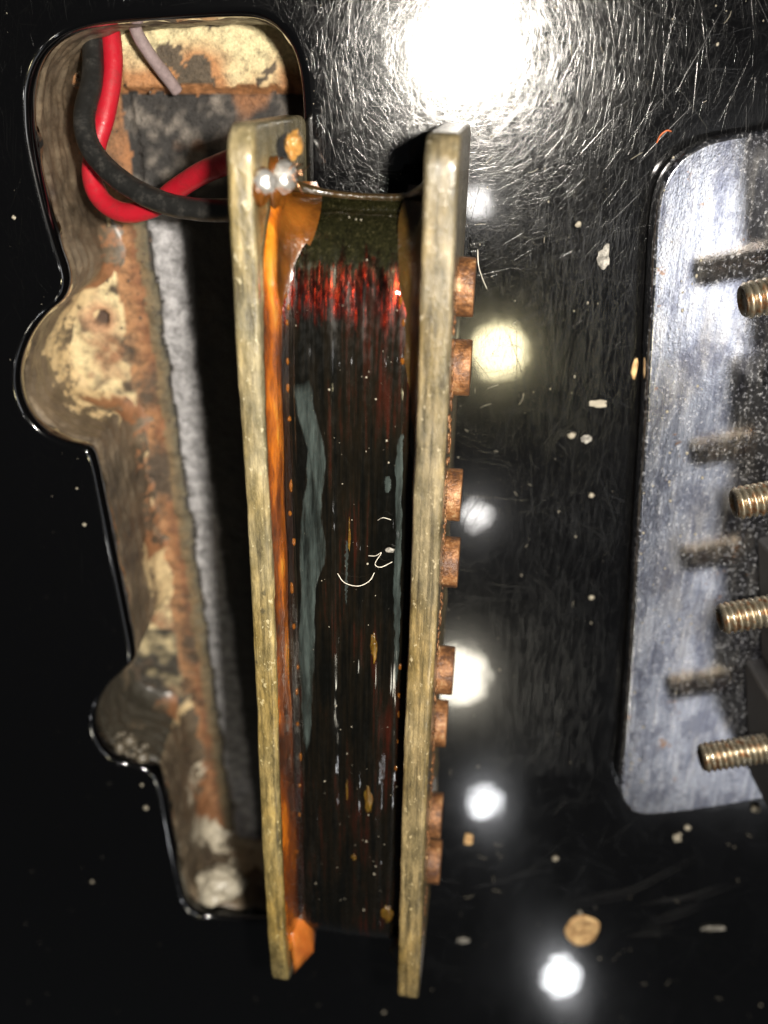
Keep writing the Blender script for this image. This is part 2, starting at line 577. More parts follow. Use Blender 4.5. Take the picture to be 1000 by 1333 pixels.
me = bpy.data.meshes.new('lacquered_face')
bm.to_mesh(me); bm.free()
me.materials.append(M['lacquer'])
face = bpy.data.objects.new('lacquered_face', me)
col.objects.link(face); face.parent = body
link('cavity_rim', bl(V), Fc, M['lacquer'], body)

# walls of the cavity, bare wood with a fillet at the bottom
DEPTH = -.0140
wall_rings = [ring(.0006, -.0017)]
for k in range(1, 30):
    z = -.0017 + (DEPTH + .0025 + .0017) * k / 29
    wall_rings.append(ring(.0004 if k < 2 else .0, z, .0003))
for k in range(1, 8):
    a = math.pi / 2 * k / 7
    wall_rings.append(ring(-.0022 * (1 - math.cos(a)), DEPTH + .0025 - .0027 * math.sin(a), .0005))
V, Fc = stitch(wall_rings, osg > 0)
tint = []
PALE_Y = B(255, 1090, 0).y
EARS = [B(85, 495, 0), B(165, 945, 0), B(178, 852, 0)]
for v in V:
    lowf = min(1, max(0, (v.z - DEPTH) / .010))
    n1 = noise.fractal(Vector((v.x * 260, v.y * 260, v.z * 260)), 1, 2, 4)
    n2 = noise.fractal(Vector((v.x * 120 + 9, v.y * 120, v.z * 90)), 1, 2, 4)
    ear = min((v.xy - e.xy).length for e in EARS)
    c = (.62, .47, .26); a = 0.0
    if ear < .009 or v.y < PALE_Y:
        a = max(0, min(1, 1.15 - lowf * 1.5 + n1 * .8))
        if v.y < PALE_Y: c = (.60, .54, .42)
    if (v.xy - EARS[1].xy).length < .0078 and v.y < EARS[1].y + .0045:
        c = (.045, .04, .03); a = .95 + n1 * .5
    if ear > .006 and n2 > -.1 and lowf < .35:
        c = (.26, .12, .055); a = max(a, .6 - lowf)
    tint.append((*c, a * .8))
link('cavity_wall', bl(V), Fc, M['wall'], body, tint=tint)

# floor
oa = np.array([(p.x, p.y) for p in outline])
x0, y0 = oa.min(0) - .001; x1, y1 = oa.max(0) + .001
step = .00028
xs = np.arange(x0, x1, step); ys = np.arange(y0, y1, step)
GX, GY = np.meshgrid(xs, ys)
left = oa[(oa[:, 0] < -.0085)]
pts = np.stack([GX.ravel(), GY.ravel()], 1)
dist = np.empty(len(pts))
for i in range(0, len(pts), 4000):
    dd = pts[i:i + 4000, None, :] - left[None, ::2, :]
    dist[i:i + 4000] = np.sqrt((dd ** 2).sum(2).min(1))
# straight reference line along the left wall (the ears lie beyond it)
A0, A1 = B(62, 130), B(250, 1180)
ln = Vector((A1.x - A0.x, A1.y - A0.y)).normalized()
side = (pts[:, 0] - A0.x) * (-ln.y) + (pts[:, 1] - A0.y) * ln.x
LY = B(240, 122, -.0120).y
screw = B(133, 414, -.0140)
V = []; tint = []
def lerp3(a, b, t):
    t = max(0.0, min(1.0, t))
    return tuple(a[k] * (1 - t) + b[k] * t for k in range(3))
for i in range(len(pts)):
    x, y = pts[i]
    q = Vector((x * 300, y * 300, 0))
    n1 = noise.fractal(q, 1, 2, 4); n2 = noise.noise(q * 3.3)
    n3 = noise.fractal(Vector((x * 130 + 5, y * 130, 2)), 1, 2, 3)
    z = DEPTH + .0003 * n1 + .00012 * n2
    d = side[i] + .00035 * n1 + .0002 * noise.noise(q * 9)
    if d < -.0006:                       # ears: cream wood and rust
        c = lerp3((.86, .70, .40), (.40, .21, .11), (n3 + .05) * 2 + n2 * .7)
        if EARS[1].y - .008 < y < EARS[1].y + .0045: c = lerp3(c, (.05, .045, .035), .85 + n1)
        c = lerp3(c, (.10, .07, .045), n1 * 3 - .8)
        z += .0004
    elif d < .0018:
        c = lerp3((.50, .26, .12), (.26, .11, .05), d / .0018 + n2 * .5)
        c = lerp3(c, (.10, .07, .045), n3 * 2.5 + noise.noise(q * 5) * .6)
    elif d < .0032: c = lerp3((.24, .16, .08), (.16, .14, .09), (d - .0018) / .0014 + n2 * .4)
    elif d < .0037: c = (.05, .045, .04)
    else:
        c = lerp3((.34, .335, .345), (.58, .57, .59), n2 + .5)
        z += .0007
        if d > .0064: c = lerp3(c, (.012, .011, .010), (d - .0064) / .0006)  # floor blackened in its colour where the pickup's shadow falls
    up = max(0.0, min(1.0, (y - LY + .0004 * n2) / .0007))
    z += up * .0022
    if y > LY - .0120 + .002 * n3:       # upper bay: soot and rust
        c2 = lerp3((.035, .032, .03), (.24, .21, .18), n1 * 2.2 + n2 * .6 + .2)
        if n3 > .22: c2 = lerp3(c2, (.30, .14, .065), (n3 - .22) * 4)
        if d < .0026: c2 = lerp3((.42, .19, .08), (.2, .12, .07), n1 + .4)
        c = lerp3(c, c2, (y - LY + .0120) / .004)
    if up > 0.05:
        c = lerp3((.50, .24, .10), (.85, .72, .42), (n3 * 1.4 + (y - LY - .0016) * 260 + (x + .017) * 20))
        if n1 > .33 or n3 < -.35: c = (.12, .09, .06)
        if up < .95: c = (.55, .25, .10)
    r = math.hypot(x - screw.x, y - screw.y)
    if r < .0009:
        z -= .002; c = (.10, .06, .04)
    elif r < .0024: c = lerp3((.62, .36, .2), c, (r - .0012) / .0012)
    if y < B(290, 1110, DEPTH).y: c = lerp3(c, (.66, .60, .48), .8 + n1)
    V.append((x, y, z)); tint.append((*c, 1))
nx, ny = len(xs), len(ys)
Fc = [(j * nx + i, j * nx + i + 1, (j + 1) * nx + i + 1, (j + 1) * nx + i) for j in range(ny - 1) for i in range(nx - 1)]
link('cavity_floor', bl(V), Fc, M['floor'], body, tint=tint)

# lump of sawdust and glue in the lower corner, and crumbs in the lower ear
c = B(287, 1150, -.0040)
V, Fc = blob_data(c, (.0030, .0020, .0026), seed=3, sub=4, rough=.4)
link('glue_lump', bl(V), Fc, M['wall'], body, tint=[(.50, .45, .35, .9)] * len(V))
parts = []
for k in range(70):
    p = B(random.uniform(140, 190), random.uniform(965, 1000), -.0025)
    parts.append(blob_data(p + Vector((0, 0, random.uniform(-.0015, .0012))), (random.uniform(.0003, .001),) * 2, .8, k, 1, .5))
V, Fc = merge(parts)
gr = []
for k in range(900):
    i = random.randrange(len(pts))
    if not -.002 < side[i] < .0085: continue
    rr = random.uniform(.00006, .0002)
    zz = DEPTH + (.0022 if pts[i][1] > LY else 0) + .0004
    gr.append(blob_data((pts[i][0], pts[i][1], zz), (rr, rr * random.uniform(.7, 1.5)), .7, k, 1, .6))
gV, gF = merge(gr)
tag(link('grit', bl(gV), gF, M['grit'], body), kind='stuff')
tag(link('sawdust', bl(V), Fc, M['wall'], body, tint=[(.13, .11, .08, 1)] * len(V)), kind='stuff')

# scratches in the lacquer: fine shallow ridged hairlines that glint round each lamp
def scratch_set(n, spec):
    V, Fc = [], []
    for _ in range(n):
        x, y, L, w, tilt, ang, curv = spec()
        m = 4 if L < .004 else 7
        base = len(V)
        a = ang
        px, py = x, y
        for k in range(m + 1):
            t = k / m
            ww = w * (1 - (2 * t - 1) ** 4) * .5 + 2e-7
            nxv, nyv = -math.sin(a), math.cos(a)
            hgt = ww * math.tan(tilt)
            V.append((px + nxv * ww, py + nyv * ww, 4e-6))
            V.append((px, py, 4e-6 + hgt))
            V.append((px - nxv * ww, py - nyv * ww, 4e-6))
            px += math.cos(a) * L / m; py += math.sin(a) * L / m
            a += curv * L / m + random.gauss(0, .02)
        ok = True
        for k in (0, 3 * m):
            if not clear(V[base + k][0], V[base + k][1]): ok = False
        if not ok:
            del V[base:]
            continue
        for k in range(m):
            i = base + k * 3
            Fc.append((i, i + 1, i + 4, i + 3)[::-1]); Fc.append((i + 1, i + 2, i + 5, i + 4)[::-1])
    return V, Fc
def inside(x, y):
    c = False
    P = poly
    j = len(P) - 1
    for i in range(len(P)):
        if (P[i][1] > y) != (P[j][1] > y) and x < (P[j][0] - P[i][0]) * (y - P[i][1]) / (P[j][1] - P[i][1]) + P[i][0]: c = not c
        j = i
    return c
poly = [(p.x, p.y) for p in ring(.0009, 0)[::6]]
bx0, bx1 = min(p[0] for p in poly), max(p[0] for p in poly)
by0, by1 = min(p[1] for p in poly), max(p[1] for p in poly)
def clear(x, y):
    if not (X0 < x < X1 and Y0 < y < Y1): return False
    if bx0 < x < bx1 and by0 < y < by1 and inside(x, y): return False
    return True
def s_fine():
    y = .014 - abs(random.gauss(0, .034))
    x = random.uniform(-.034, .045) if random.random() < .75 else random.gauss(.010, .012)
    ang = random.gauss(math.pi / 2, .35) if random.random() < .40 else random.uniform(0, math.pi)
    return x, y, min(.007, random.lognormvariate(-6.35, .65)), min(.00005, random.lognormvariate(-11.55, .55)), math.radians(2 + min(18, random.expovariate(1 / 5.5))), ang, random.gauss(0, 12)
def s_far():
    return (random.uniform(-.05, .06), random.uniform(-.12, -.02), random.uniform(.001, .007), random.uniform(.000008, .00003),
            math.radians(random.uniform(2, 10)), random.uniform(0, math.pi), random.gauss(0, 40))
def s_big():
    return (random.uniform(-.01, .035), random.uniform(-.045, .012), random.uniform(.004, .011), random.uniform(.00003, .00007),
            math.radians(random.uniform(5, 16)), random.gauss(math.pi / 2, .7), random.gauss(0, 12))
def s_vert():
    return (random.gauss(.0185, .004), random.uniform(-.075, -.012), random.uniform(.0008, .004), random.uniform(.000008, .00002),
            math.radians(random.uniform(2, 8)), random.gauss(math.pi / 2, .12), random.gauss(0, 10))
def s_haze():
    return (random.gauss(.0085, .0080), random.gauss(.0015, .0100), random.uniform(.0003, .0013), random.uniform(.000006, .000014),
            math.radians(random.uniform(1.5, 9)), random.uniform(0, math.pi), 0)
V, Fc = merge([scratch_set(20000, s_haze), scratch_set(4200, s_vert), scratch_set(26000, s_fine), scratch_set(2600, s_far), scratch_set(70, s_big)])
tag(link('scratches', bl(V), Fc, M['scratch'], body), kind='stuff')

# pale wipe marks round the bare screw hole
smear = []
for pts_ in ([(660,1213),(700,1190),(760,1172),(820,1160),(870,1135),(930,1108),(1000,1100)], [(790,1190),(840,1175),(900,1165),(950,1148),(985,1138)],
             [(790,1215),(850,1200),(905,1180),(960,1152)], [(795,1222),(840,1214),(905,1210)]):
    path = catmull([B(x, y, 0) for x, y in pts_], 8)
    for q in range(4):
        off = Vector((random.gauss(0, .0006), random.gauss(0, .0005), -.00004))
        smear.append(tube_data([p + off + Vector((0, random.gauss(0, .00003), 0)) for p in path], lambda t: .00005 * (.25 + t * (1 - t) * 3), 8))
V, Fc = merge(smear)
M['smear'] = mat_simple('wipe_mark', (.028, .027, .026), .5)
tag(link('wipe_mark', bl(V), Fc, M['smear'], body), kind='stuff')

# bare screw hole with chipped wood ring
hc = B(757, 1211, 0)
V, Fc = [], []
prof = [(.0002, .00012), (.0006, .0001), (.0010, .00002), (.0014, .00016), (.0018, .00012), (.0021, .0003), (.0025, .00026), (.0028, -.00005)]
for i, (r, z) in enumerate(prof):
    for k in range(40):
        a = 2 * math.pi * k / 40
        rr = r * (1 + .14 * noise.noise(Vector((math.cos(a) * 1.3, math.sin(a) * 1.3, i * .25))))
        V.append(hc + Vector((math.cos(a) * rr * .82, math.sin(a) * rr, z + .0001 * noise.noise(Vector((math.cos(a) * 2, math.sin(a) * 2, i))))))
for i in range(len(prof) - 1):
    for k in range(40):
        Fc.append((i * 40 + k, i * 40 + (k + 1) % 40, (i + 1) * 40 + (k + 1) % 40, (i + 1) * 40 + k)[::-1])
Fc.append(tuple(range(40)))
link('screw_hole', bl(V), Fc, M['hole'], body)
# chip of bare wood at the bridge edge
V, Fc = blob_data(B(826, 480, .0001), (.0003, .0011, .0002), seed=5, sub=2)
link('lacquer_chip', bl(V), Fc, M['hole'], body)

# ------------------------------------------------------------------ pickup
PW, PT, GAP, PL = .0195, .0023, .0114, .0820
pk = empty('bass_pickup', (-.0005, -.0030, -.0007))
pk.rotation_euler = (0, math.radians(-7), math.radians(-1.0))
tag(pk, 'stripped bass pickup lying on its side with dark lacquered coil', 'guitar pickup')
bpy.context.view_layer.update()
PM = pk.matrix_world.copy(); PI = PM.inverted()

def plate_outline(a0, a1, w, rr, taper=0.0):
    cor = [((a1 + rr, rr), math.pi, rr), ((a0 - rr, rr), -math.pi / 2, rr), ((a0 - rr, w - rr), 0, rr), ((a1 + rr, w - rr), math.pi / 2, rr)]
    pts = []
    for (cx, cz), st, r in cor:
        for k in range(9):
            a = st + math.pi / 2 * k / 8
            pts.append(Vector((cx + math.cos(a) * r, cz + math.sin(a) * r)))
    out = []
    n = len(pts)
    for i in range(n):
        a, b = pts[i], pts[(i + 1) % n]
        m = max(1, int((b - a).length / .0006))
        for k in range(m): out.append(a.lerp(b, k / m))
    if taper:
        for p in out:
            if p.x < a1 + .009 and p.y > w * .5: p.y -= taper * ((a1 + .009 - p.x) / .009) ** 2
    return out
def plate(x0, x1, a0, a1, seed, tint_fn):
    ol = plate_outline(a0, a1, PW, .0022, .0012)
    def disp(p):
        q = Vector((seed, p.y * 60, p.z * 40))
        p.x += .00022 * noise.noise(q) + .00005 * noise.noise(Vector((p.x * 900, p.y * 700, p.z * 900)))
        p.z += .00016 * noise.noise(q * 3) + .00006 * noise.noise(Vector((p.x * 1500, p.y * 900, seed)))
        return p
    V, Fc = inset_prism(ol, x0, x1, .00035, lambda u, v, t: (t, u, v), 3, disp)
    tint = [tint_fn(v) for v in V]
    return link('flatwork', V, Fc, M['fibre'], pk, tint=tint)
XI = GAP / 2
def tl(v):
    t = min(1, max(0, (-v.y - .02) / .05))
    return (.60 + .16 * t, .59 + .09 * t, .53 - .12 * t, 1)
def tr(v):
    t = min(1, max(0, (-v.y - .01) / .07))
    return (.44 + .25 * t, .43 + .17 * t, .42 - .02 * t, 1)
plate(-XI - .0022, -XI - .0003, -.0000, -.0862, 1.3, tl)['label'] = 'grey-yellow fibre plate carrying the solder joints'
plate(XI, XI + PT, -.0003, -.0868, 7.7, tr)['label'] = 'grey fibre plate with rusty pole pieces through it'

# coil: stadium wound round the poles, uneven across its width
CZ, CR = .0098, .0063
A_TOP, A_BOT = -.0052, -.0838
prof = []
for k in range(25):                       # top end turn, over the upper face first
    a = math.pi * k / 24
    prof.append((A_TOP - CR + math.sin(a) * CR, CZ - math.cos(a) * CR, 0))
nst = 130
for k in range(1, nst):
    t = k / nst
    prof.append((A_TOP - CR + (A_BOT - A_TOP + 2 * CR) * t, CZ + CR, 1))
for k in range(25):
    a = math.pi * k / 24
    prof.append((A_BOT + CR - math.sin(a) * CR, CZ + math.cos(a) * CR, 0))
for k in range(1, nst):
    t = k / nst
    prof.append((A_BOT + CR + (A_TOP - A_BOT - 2 * CR) * t, CZ - CR, 1))
NX = 90
V, Fc = [], []
cz0 = Vector((0, 0, CZ))
for i in range(NX + 1):
    u = i / NX
    x = -XI - .0003 + (GAP + .00025) * u
    e = min(u, 1 - u)
    rnd = -(.0005 if u < .5 else .0009) * max(0, 1 - e / .13) ** 2          # edges of the winding sink
    ridge = .00005 * noise.noise(Vector((x * 900, 3, 1))) + .00001 * noise.noise(Vector((x * 3500, 7, 1)))
    for (ay, az, fl) in prof:
        mid = max(A_BOT + CR, min(A_TOP - CR, ay))
        dirv = Vector((0, ay - mid, az - CZ)).normalized()
        off = rnd + ridge + .00016 * noise.noise(Vector((x * 300, ay * 55, az * 55))) + .00004 * noise.noise(Vector((x * 1200, ay * 300, 5)))
        if az > CZ and ay > -.0205: off -= .0009 * min(1.2, ((ay + .0205) / .009) ** 2)
        V.append(Vector((x, ay, az)) + dirv * off)
nP = len(prof)
for i in range(NX):
    for k in range(nP):
        a, b = i * nP + k, i * nP + (k + 1) % nP
        Fc.append((a, b, b + nP, a + nP)[::-1])
coil = link('coil', V, Fc, M['coil'], pk)
bm = bmesh.new(); bm.from_mesh(coil.data); bmesh.ops.recalc_face_normals(bm, faces=bm.faces); bm.to_mesh(coil.data); bm.free()

def coil_h(x, ay):
    u = (x + XI) / GAP
    e = min(u, 1 - u)
    rnd = -(.0005 if u < .5 else .0009) * max(0, 1 - e / .13) ** 2
    off = rnd + .00005 * noise.noise(Vector((x * 900, 3, 1))) + .00016 * noise.noise(Vector((x * 300, ay * 55, (CZ + CR) * 55)))
    if ay > -.0205: off -= .0009 * min(1.2, ((ay + .0205) / .009) ** 2)
    if ay > A_TOP - CR:
        d = ay - (A_TOP - CR); return CZ + math.sqrt(max(1e-8, CR * CR - d * d)) + off
    if ay < A_BOT + CR:
        d = A_BOT + CR - ay; return CZ + math.sqrt(max(1e-8, CR * CR - d * d)) + off
    return CZ + CR + off
def pkl(px, py, z_local):
    """picture position -> pickup-local point on the plane z = z_local"""
    o = PI @ cam.location
    d = PI.to_3x3() @ ray(px, py)
    t = (z_local - o.z) / d.z
    return o + d * t
def on_coil(px, py):
    z = CZ + CR
    for _ in range(6):
        p = pkl(px, py, z)
        z = coil_h(max(-XI, min(XI, p.x)), p.y)
    return Vector((p.x, p.y, z))

M['drop'] = NT('clear_amber_drop').set(Base_Color=(.30, .10, .012), Roughness=.06, Transmission_Weight=.6, IOR=1.5, Coat_Weight=1.0, Coat_Roughness=.03)
M['gold'] = mat_amber('golden_lacquer', (.05, .025, .004), (.26, .14, .015), .4)
# thin translucent grey-green streaks laid over the coil
def film(left_px, right_px):
    L = catmull([Vector((x, y, 0)) for x, y in left_px], 10)
    R = catmull([Vector((x, y, 0)) for x, y in right_px], 10)
    n = 90; m = 12
    tint = []
    def at(P, t):
        k = t * (len(P) - 1); i = min(int(k), len(P) - 2)
        return P[i].lerp(P[i + 1], k - i)
    V, Fc = [], []
    for i in range(n + 1):
        t = i / n
        a, b = at(L, t), at(R, t)
        jit = 1.2 * noise.noise(Vector((t * 30, 1, 0)))
        for k in range(m + 1):
            s = k / m
            q = a.lerp(b, s)
            p = on_coil(q.x + jit * (1 - abs(2 * s - 1)) + 2.2 * noise.noise(Vector((t * 22, s * 2, 4))) + 1.2 * noise.noise(Vector((t * 90, s * 2, 7))), q.y)
            edge = min(s, 1 - s) * m
            lift = .00007 if 0 < k < m and 0 < i < n else -.00006
            V.append(p + Vector((0, 0, lift)))
            fall = min(1, min(s, 1 - s) * 5) * min(1, min(t, 1 - t) * 12)
            tint.append((fall,) * 3 + (1,))
    for i in range(n):
        for k in range(m):
            a = i * (m + 1) + k
            Fc.append((a, a + 1, a + m + 2, a + m + 1)[::-1])
    return link('grey_streak', V, Fc, M['film'], pk, tint=tint)
film([(372,488),(385,540),(397,585),(396,630),(389,680),(387,730),(390,780),(386,830),(388,880),(392,930),(394,990)],
     [(414,478),(410,520),(424,580),(424,630),(421,668),(428,720),(414,765),(412,820),(411,880),(408,930),(404,990)])
film([(522,560),(515,590),(514,680),(511,760),(513,830),(512,900)], [(527,560),(525,590),(524,680),(523,760),(521,830),(518,900)])
film([(501,620),(500,632),(502,642)], [(507,618),(510,630),(507,642)])
film([(450,700),(449,745),(450,790)], [(454,700),(453,745),(452,790)])

# orange lacquer running down the inner face of the solder-side plate
def face_film(px_top, z_lo, mat, name, thick, seed, x_in=-XI, sgn=1):
    """slab on an inner plate face; px_top: list of (local y, z top)"""
    V, Fc = [], []
    m = 8
    P = catmull([Vector((a, z, 0)) for a, z in px_top], 24)
    for i, p in enumerate(P):
        for k in range(m + 1):
            s = k / m
            z = z_lo + (p.y + .0003 * noise.noise(Vector((p.x * 700, seed, 0))) - z_lo) * s
            th = thick * (1 - s ** 5) * (1 + .5 * noise.noise(Vector((p.x * 160, z * 200, seed)))) + .00002
            if i in (0, len(P) - 1): th = -.0001
            V.append(Vector((x_in + sgn * th, p.x, z)))
    n = len(P)
    for i in range(n - 1):
        for k in range(m):
            a = i * (m + 1) + k
            Fc.append((a, a + 1, a + m + 2, a + m + 1) if sgn < 0 else (a, a + 1, a + m + 2, a + m + 1)[::-1])
    return link(name, V, Fc, mat, pk)
face_film([(-.0058, .0150), (-.0085, .0176), (-.012, .0183), (-.016, .0187), (-.022, .0189), (-.030, .0190), (-.036, .0188), (-.046, .0190), (-.056, .0190), (-.066, .0190), (-.076, .0188), (-.084, .017)],
          .013, M['amber'], 'orange_lacquer', .0006, 2.0, -XI - .0003)
face_film([(-.010, .0172), (-.02, .0178), (-.035, .0172), (-.05, .0176), (-.065, .0176), (-.080, .0172)],
          .012, M['wax'], 'brown_lacquer', .0004, 5.0, XI, -1)
# brown wax fillets between coil end and plates
def fillet(x_in, sgn, pts, mat, seed, name='wax_fillet'):
    """ribbon bridging plate face and coil end; pts: (local y, z on plate, reach)"""
    V, Fc = [], []
    m = 8
    P = catmull([Vector(p) for p in pts], 10)
    for i, p in enumerate(P):
        for k in range(m + 1):
            s = k / m
            x = x_in + sgn * p.z * s
            base = coil_h(x, p.x) if A_BOT < p.x < A_TOP else CZ
            z = p.y * (1 - s) ** 2 + (base - .00008) * (1 - (1 - s) ** 2) + .0002 * noise.noise(Vector((p.x * 500, s * 3, seed)))
            V.append(Vector((x - sgn * .0001 * (k == 0), p.x, z)))
    for i in range(len(P) - 1):
        for k in range(m):
            a = i * (m + 1) + k
            f = (a, a + 1, a + m + 2, a + m + 1)
            Fc.append(f if sgn < 0 else f[::-1])
    return link(name, V, Fc, mat, pk)
M['brownamber'] = mat_amber('brown_amber', (.03, .011, .002), (.20, .065, .007), .25)
fillet(-XI - .0003, 1, [(-.0045, .0100, .0024), (-.0060, .0142, .0032), (-.0080, .0164, .0030), (-.0105, .0174, .0018), (-.0135, .0178, .0010), (-.0165, .0176, .0006)], M['brownamber'], 1)
M['olive'] = mat_amber('olive_wax', (.012, .009, .003), (.055, .028, .005), .3)
fillet(XI, -1, [(-.0045, .0105, .0020), (-.0065, .0148, .0024), (-.0090, .0166, .0022), (-.0125, .0174, .0019), (-.0170, .0176, .0014), (-.0220, .0175, .0009), (-.030, .0172, .0005)], M['olive'], 2)
# set drops of lacquer that catch the torch along both edges of the winding
def bead(px, py, rx, ry, rz, mat, dx=0.0, rough=.3):
    p = on_coil(px, py)
    p.x = max(-XI + .0002, min(XI - .0002, p.x + dx))
    V, Fc = blob_data((0, 0, 0), (rx, ry, rz), seed=px * .37 + py, sub=3, rough=rough)
    o = link('lacquer_bead', V, Fc, mat, pk)
    o.location = (p.x, p.y, coil_h(p.x, p.y) + rz * .15)
for px, py, ly in [(361,470,.6),(363,505,.9),(364,545,.4),(365,632,1.6),(366,668,.5),(368,705,.9),(371,765,1.8),(373,815,.6),(376,868,.5),(377,900,1.0),(378,942,.5),(378,985,1.4),(377,1022,.5),(376,1060,.5),(377,1108,.5),
                   (362,385,.4),(361,400,.5),(362,420,.4),(524,392,.8),(527,420,.7),(527,470,.5),(523,868,.7),(522,905,.5),(521,930,.9),(520,965,.5),(518,1000,.5)]:
    bead(px + (random.uniform(9, 15) if px < 450 else random.uniform(-3, 0)), py, .00012 + .00005 * random.random(), .0003 * ly + .00012, .00017, M['drop'])
for px, py, rx, ry in [(487,842,.0003,.0014),(480,1042,.00045,.0016),(461,1116,.00028,.0004),(455,700,.00012,.0016),(505,1190,.0006,.0012),(452,1028,.00012,.0012)]:
    bead(px, py, rx * .85, ry * .9, .00012, M['gold'], rough=.75)
path = catmull([Vector((-XI - .0002, A_TOP + .0010, .0118)), Vector((-.0040, A_TOP + .0002, .0106)), Vector((-.001, A_TOP - .0002, .0102)), Vector((.003, A_TOP - .0002, .0102)), Vector((XI - .0010, A_TOP + .0004, .0108)), Vector((XI + .0002, A_TOP + .0014, .0122))], 10)
V, Fc = tube_data(path, lambda t: .00028 + .0004 * abs(2 * t - 1) ** 3, 12, .1)
link('lacquer_meniscus', V, Fc, M['olive'], pk)
# wax at the far ends
V, Fc = [], []
def wedge(pts3, mat, name):
    """low lump over a few local points"""
    bm = bmesh.new()
    vs = [bm.verts.new(p) for p in pts3]
    bmesh.ops.convex_hull(bm, input=vs)
    bmesh.ops.subdivide_edges(bm, edges=bm.edges[:], cuts=3, use_grid_fill=True)
    for v in bm.verts:
        v.co += Vector((noise.noise(v.co * 900), noise.noise(v.co * 900 + Vector((5, 0, 0))), noise.noise(v.co * 900 + Vector((0, 9, 0))))) * .0002
    bmesh.ops.recalc_face_normals(bm, faces=bm.faces)
    me = bpy.data.meshes.new(name); bm.to_mesh(me); bm.free()
    me.materials.append(mat)
    me.polygons.foreach_set('use_smooth', [True] * len(me.polygons))
    o = bpy.data.objects.new(name, me); col.objects.link(o); o.parent = pk
    return o
M['orangewax'] = mat_amber('orange_wax', (.34, .075, .012), (.62, .20, .035), .15)
wedge([(-XI - .0001, -.0785, .0182), (-XI - .0001, -.0855, .0172), (-XI + .0020, -.0825, .0165), (-XI - .0001, -.0850, .0100), (-XI + .0012, -.0848, .0105), (-XI - .0001, -.0780, .0130), (-XI + .0016, -.0785, .0145)], M['orangewax'], 'wax_lump')
wedge([(XI + .0001, -.0785, .0178), (XI + .0001, -.0846, .0160), (XI - .0014, -.0830, .0150), (XI + .0001, -.0840, .0110), (XI - .0010, -.0838, .0120), (XI - .0008, -.0795, .0155)], M['olive'], 'wax_lump')

# pole pieces
def pole_data(r, L):
    V, Fc = [], []
    S = 28
    prof = [(-.004, r), (-.001, r * 1.0), (L * .5, r * 1.0), (L - .00012, r), (L - .00004, r * .985), (L, r * .96), (L, 0.00005)]
    for i, (x, rr) in enumerate(prof):
        for k in range(S):
            a = 2 * math.pi * k / S
            q = rr * (1 + .012 * noise.noise(Vector((x * 1500, math.cos(a) * 3, math.sin(a) * 3))))
            V.append(Vector((x, math.cos(a) * q, math.sin(a) * q)))
    for i in range(len(prof) - 1):
        for k in range(S):
            Fc.append((i * S + k, i * S + (k + 1) % S, (i + 1) * S + (k + 1) % S, (i + 1) * S + k))
    return V, Fc
for px, py, ln_ in [(617, 381, .0013), (612, 488, .0014), (605, 657, .0012), (600, 746, .0013), (590, 889, .0013), (585, 959, .0012), (580, 1080, .0011), (576, 1141, .0012)]:
    p = pkl(px, py, .0118)
    V, Fc = pole_data(.00235, ln_ + random.uniform(-.0001, .0002))
    o = link('pole_piece', V, Fc, M['rust'], pk)
    o.location = (XI + PT, p.y, .0098)
    o.rotation_euler = (random.uniform(0, 6), 0, 0)
# rust bloom spread on the plate between the poles
parts = []
for k in range(260):
    y = -.010 - random.random() * .069
    parts.append(blob_data((XI + PT, y, .0118 + random.gauss(.0016, .0016)), (.00008, random.uniform(.0001, .0005), random.uniform(.0001, .0004)), 1, k, 1, .5))
V, Fc = merge(parts)
tag(link('rust_bloom', V, Fc, M['rust'], pk), kind='stuff')

# solder joints and frayed strands
def pk_face(px, py, x):
    o = PI @ cam.location
    d = PI.to_3x3() @ ray(px, py)
    return o + d * ((x - o.x) / d.x)
for (px, py, r, lift) in ((344, 237, .0008, .0005), (368, 231, .0011, .0008)):
    p = pk_face(px, py, -XI - .0003 + lift)
    V, Fc = blob_data((0, 0, 0), (r, r * 1.1, r * 1.05), seed=px, sub=4, rough=.14)
    o = link('solder_joint', V, Fc, M['solder'], pk)
    o.location = p
    V, Fc = blob_data((0, 0, 0), (r * .7, r * 1.7, r * 1.5), seed=px + 4, sub=4, rough=.25)
    w = link('flux_residue', V, Fc, M['brownamber'], o)
    w.location = (-lift * .8, -.0004, -.0005)
M['crumb'] = mat_amber('dull_wax', (.14, .06, .012), (.42, .22, .06), .05)
p = pkl(383, 188, .0150)
V, Fc = blob_data(p, (.0005, .0010, .0009), seed=2, sub=4, rough=.5)
link('wax_crumb', V, Fc, M['crumb'], pk)
parts = []
for k in range(6):
    a = pkl(378, 222, .0145) + Vector((random.gauss(0, .0002), random.gauss(0, .0003), random.gauss(0, .0003)))
    d = Vector((.0014 + random.gauss(0, .0004), random.gauss(.0001, .0008), random.gauss(0, .0006)))
    parts.append(tube_data(catmull([a, a + d * .4 + Vector((0, random.gauss(0, .0003), .0004)), a + d * .7], 5), .000045, 6))
V, Fc = merge(parts)
tag(link('frayed_strands', V, Fc, M['copper'], pk), kind='stuff')
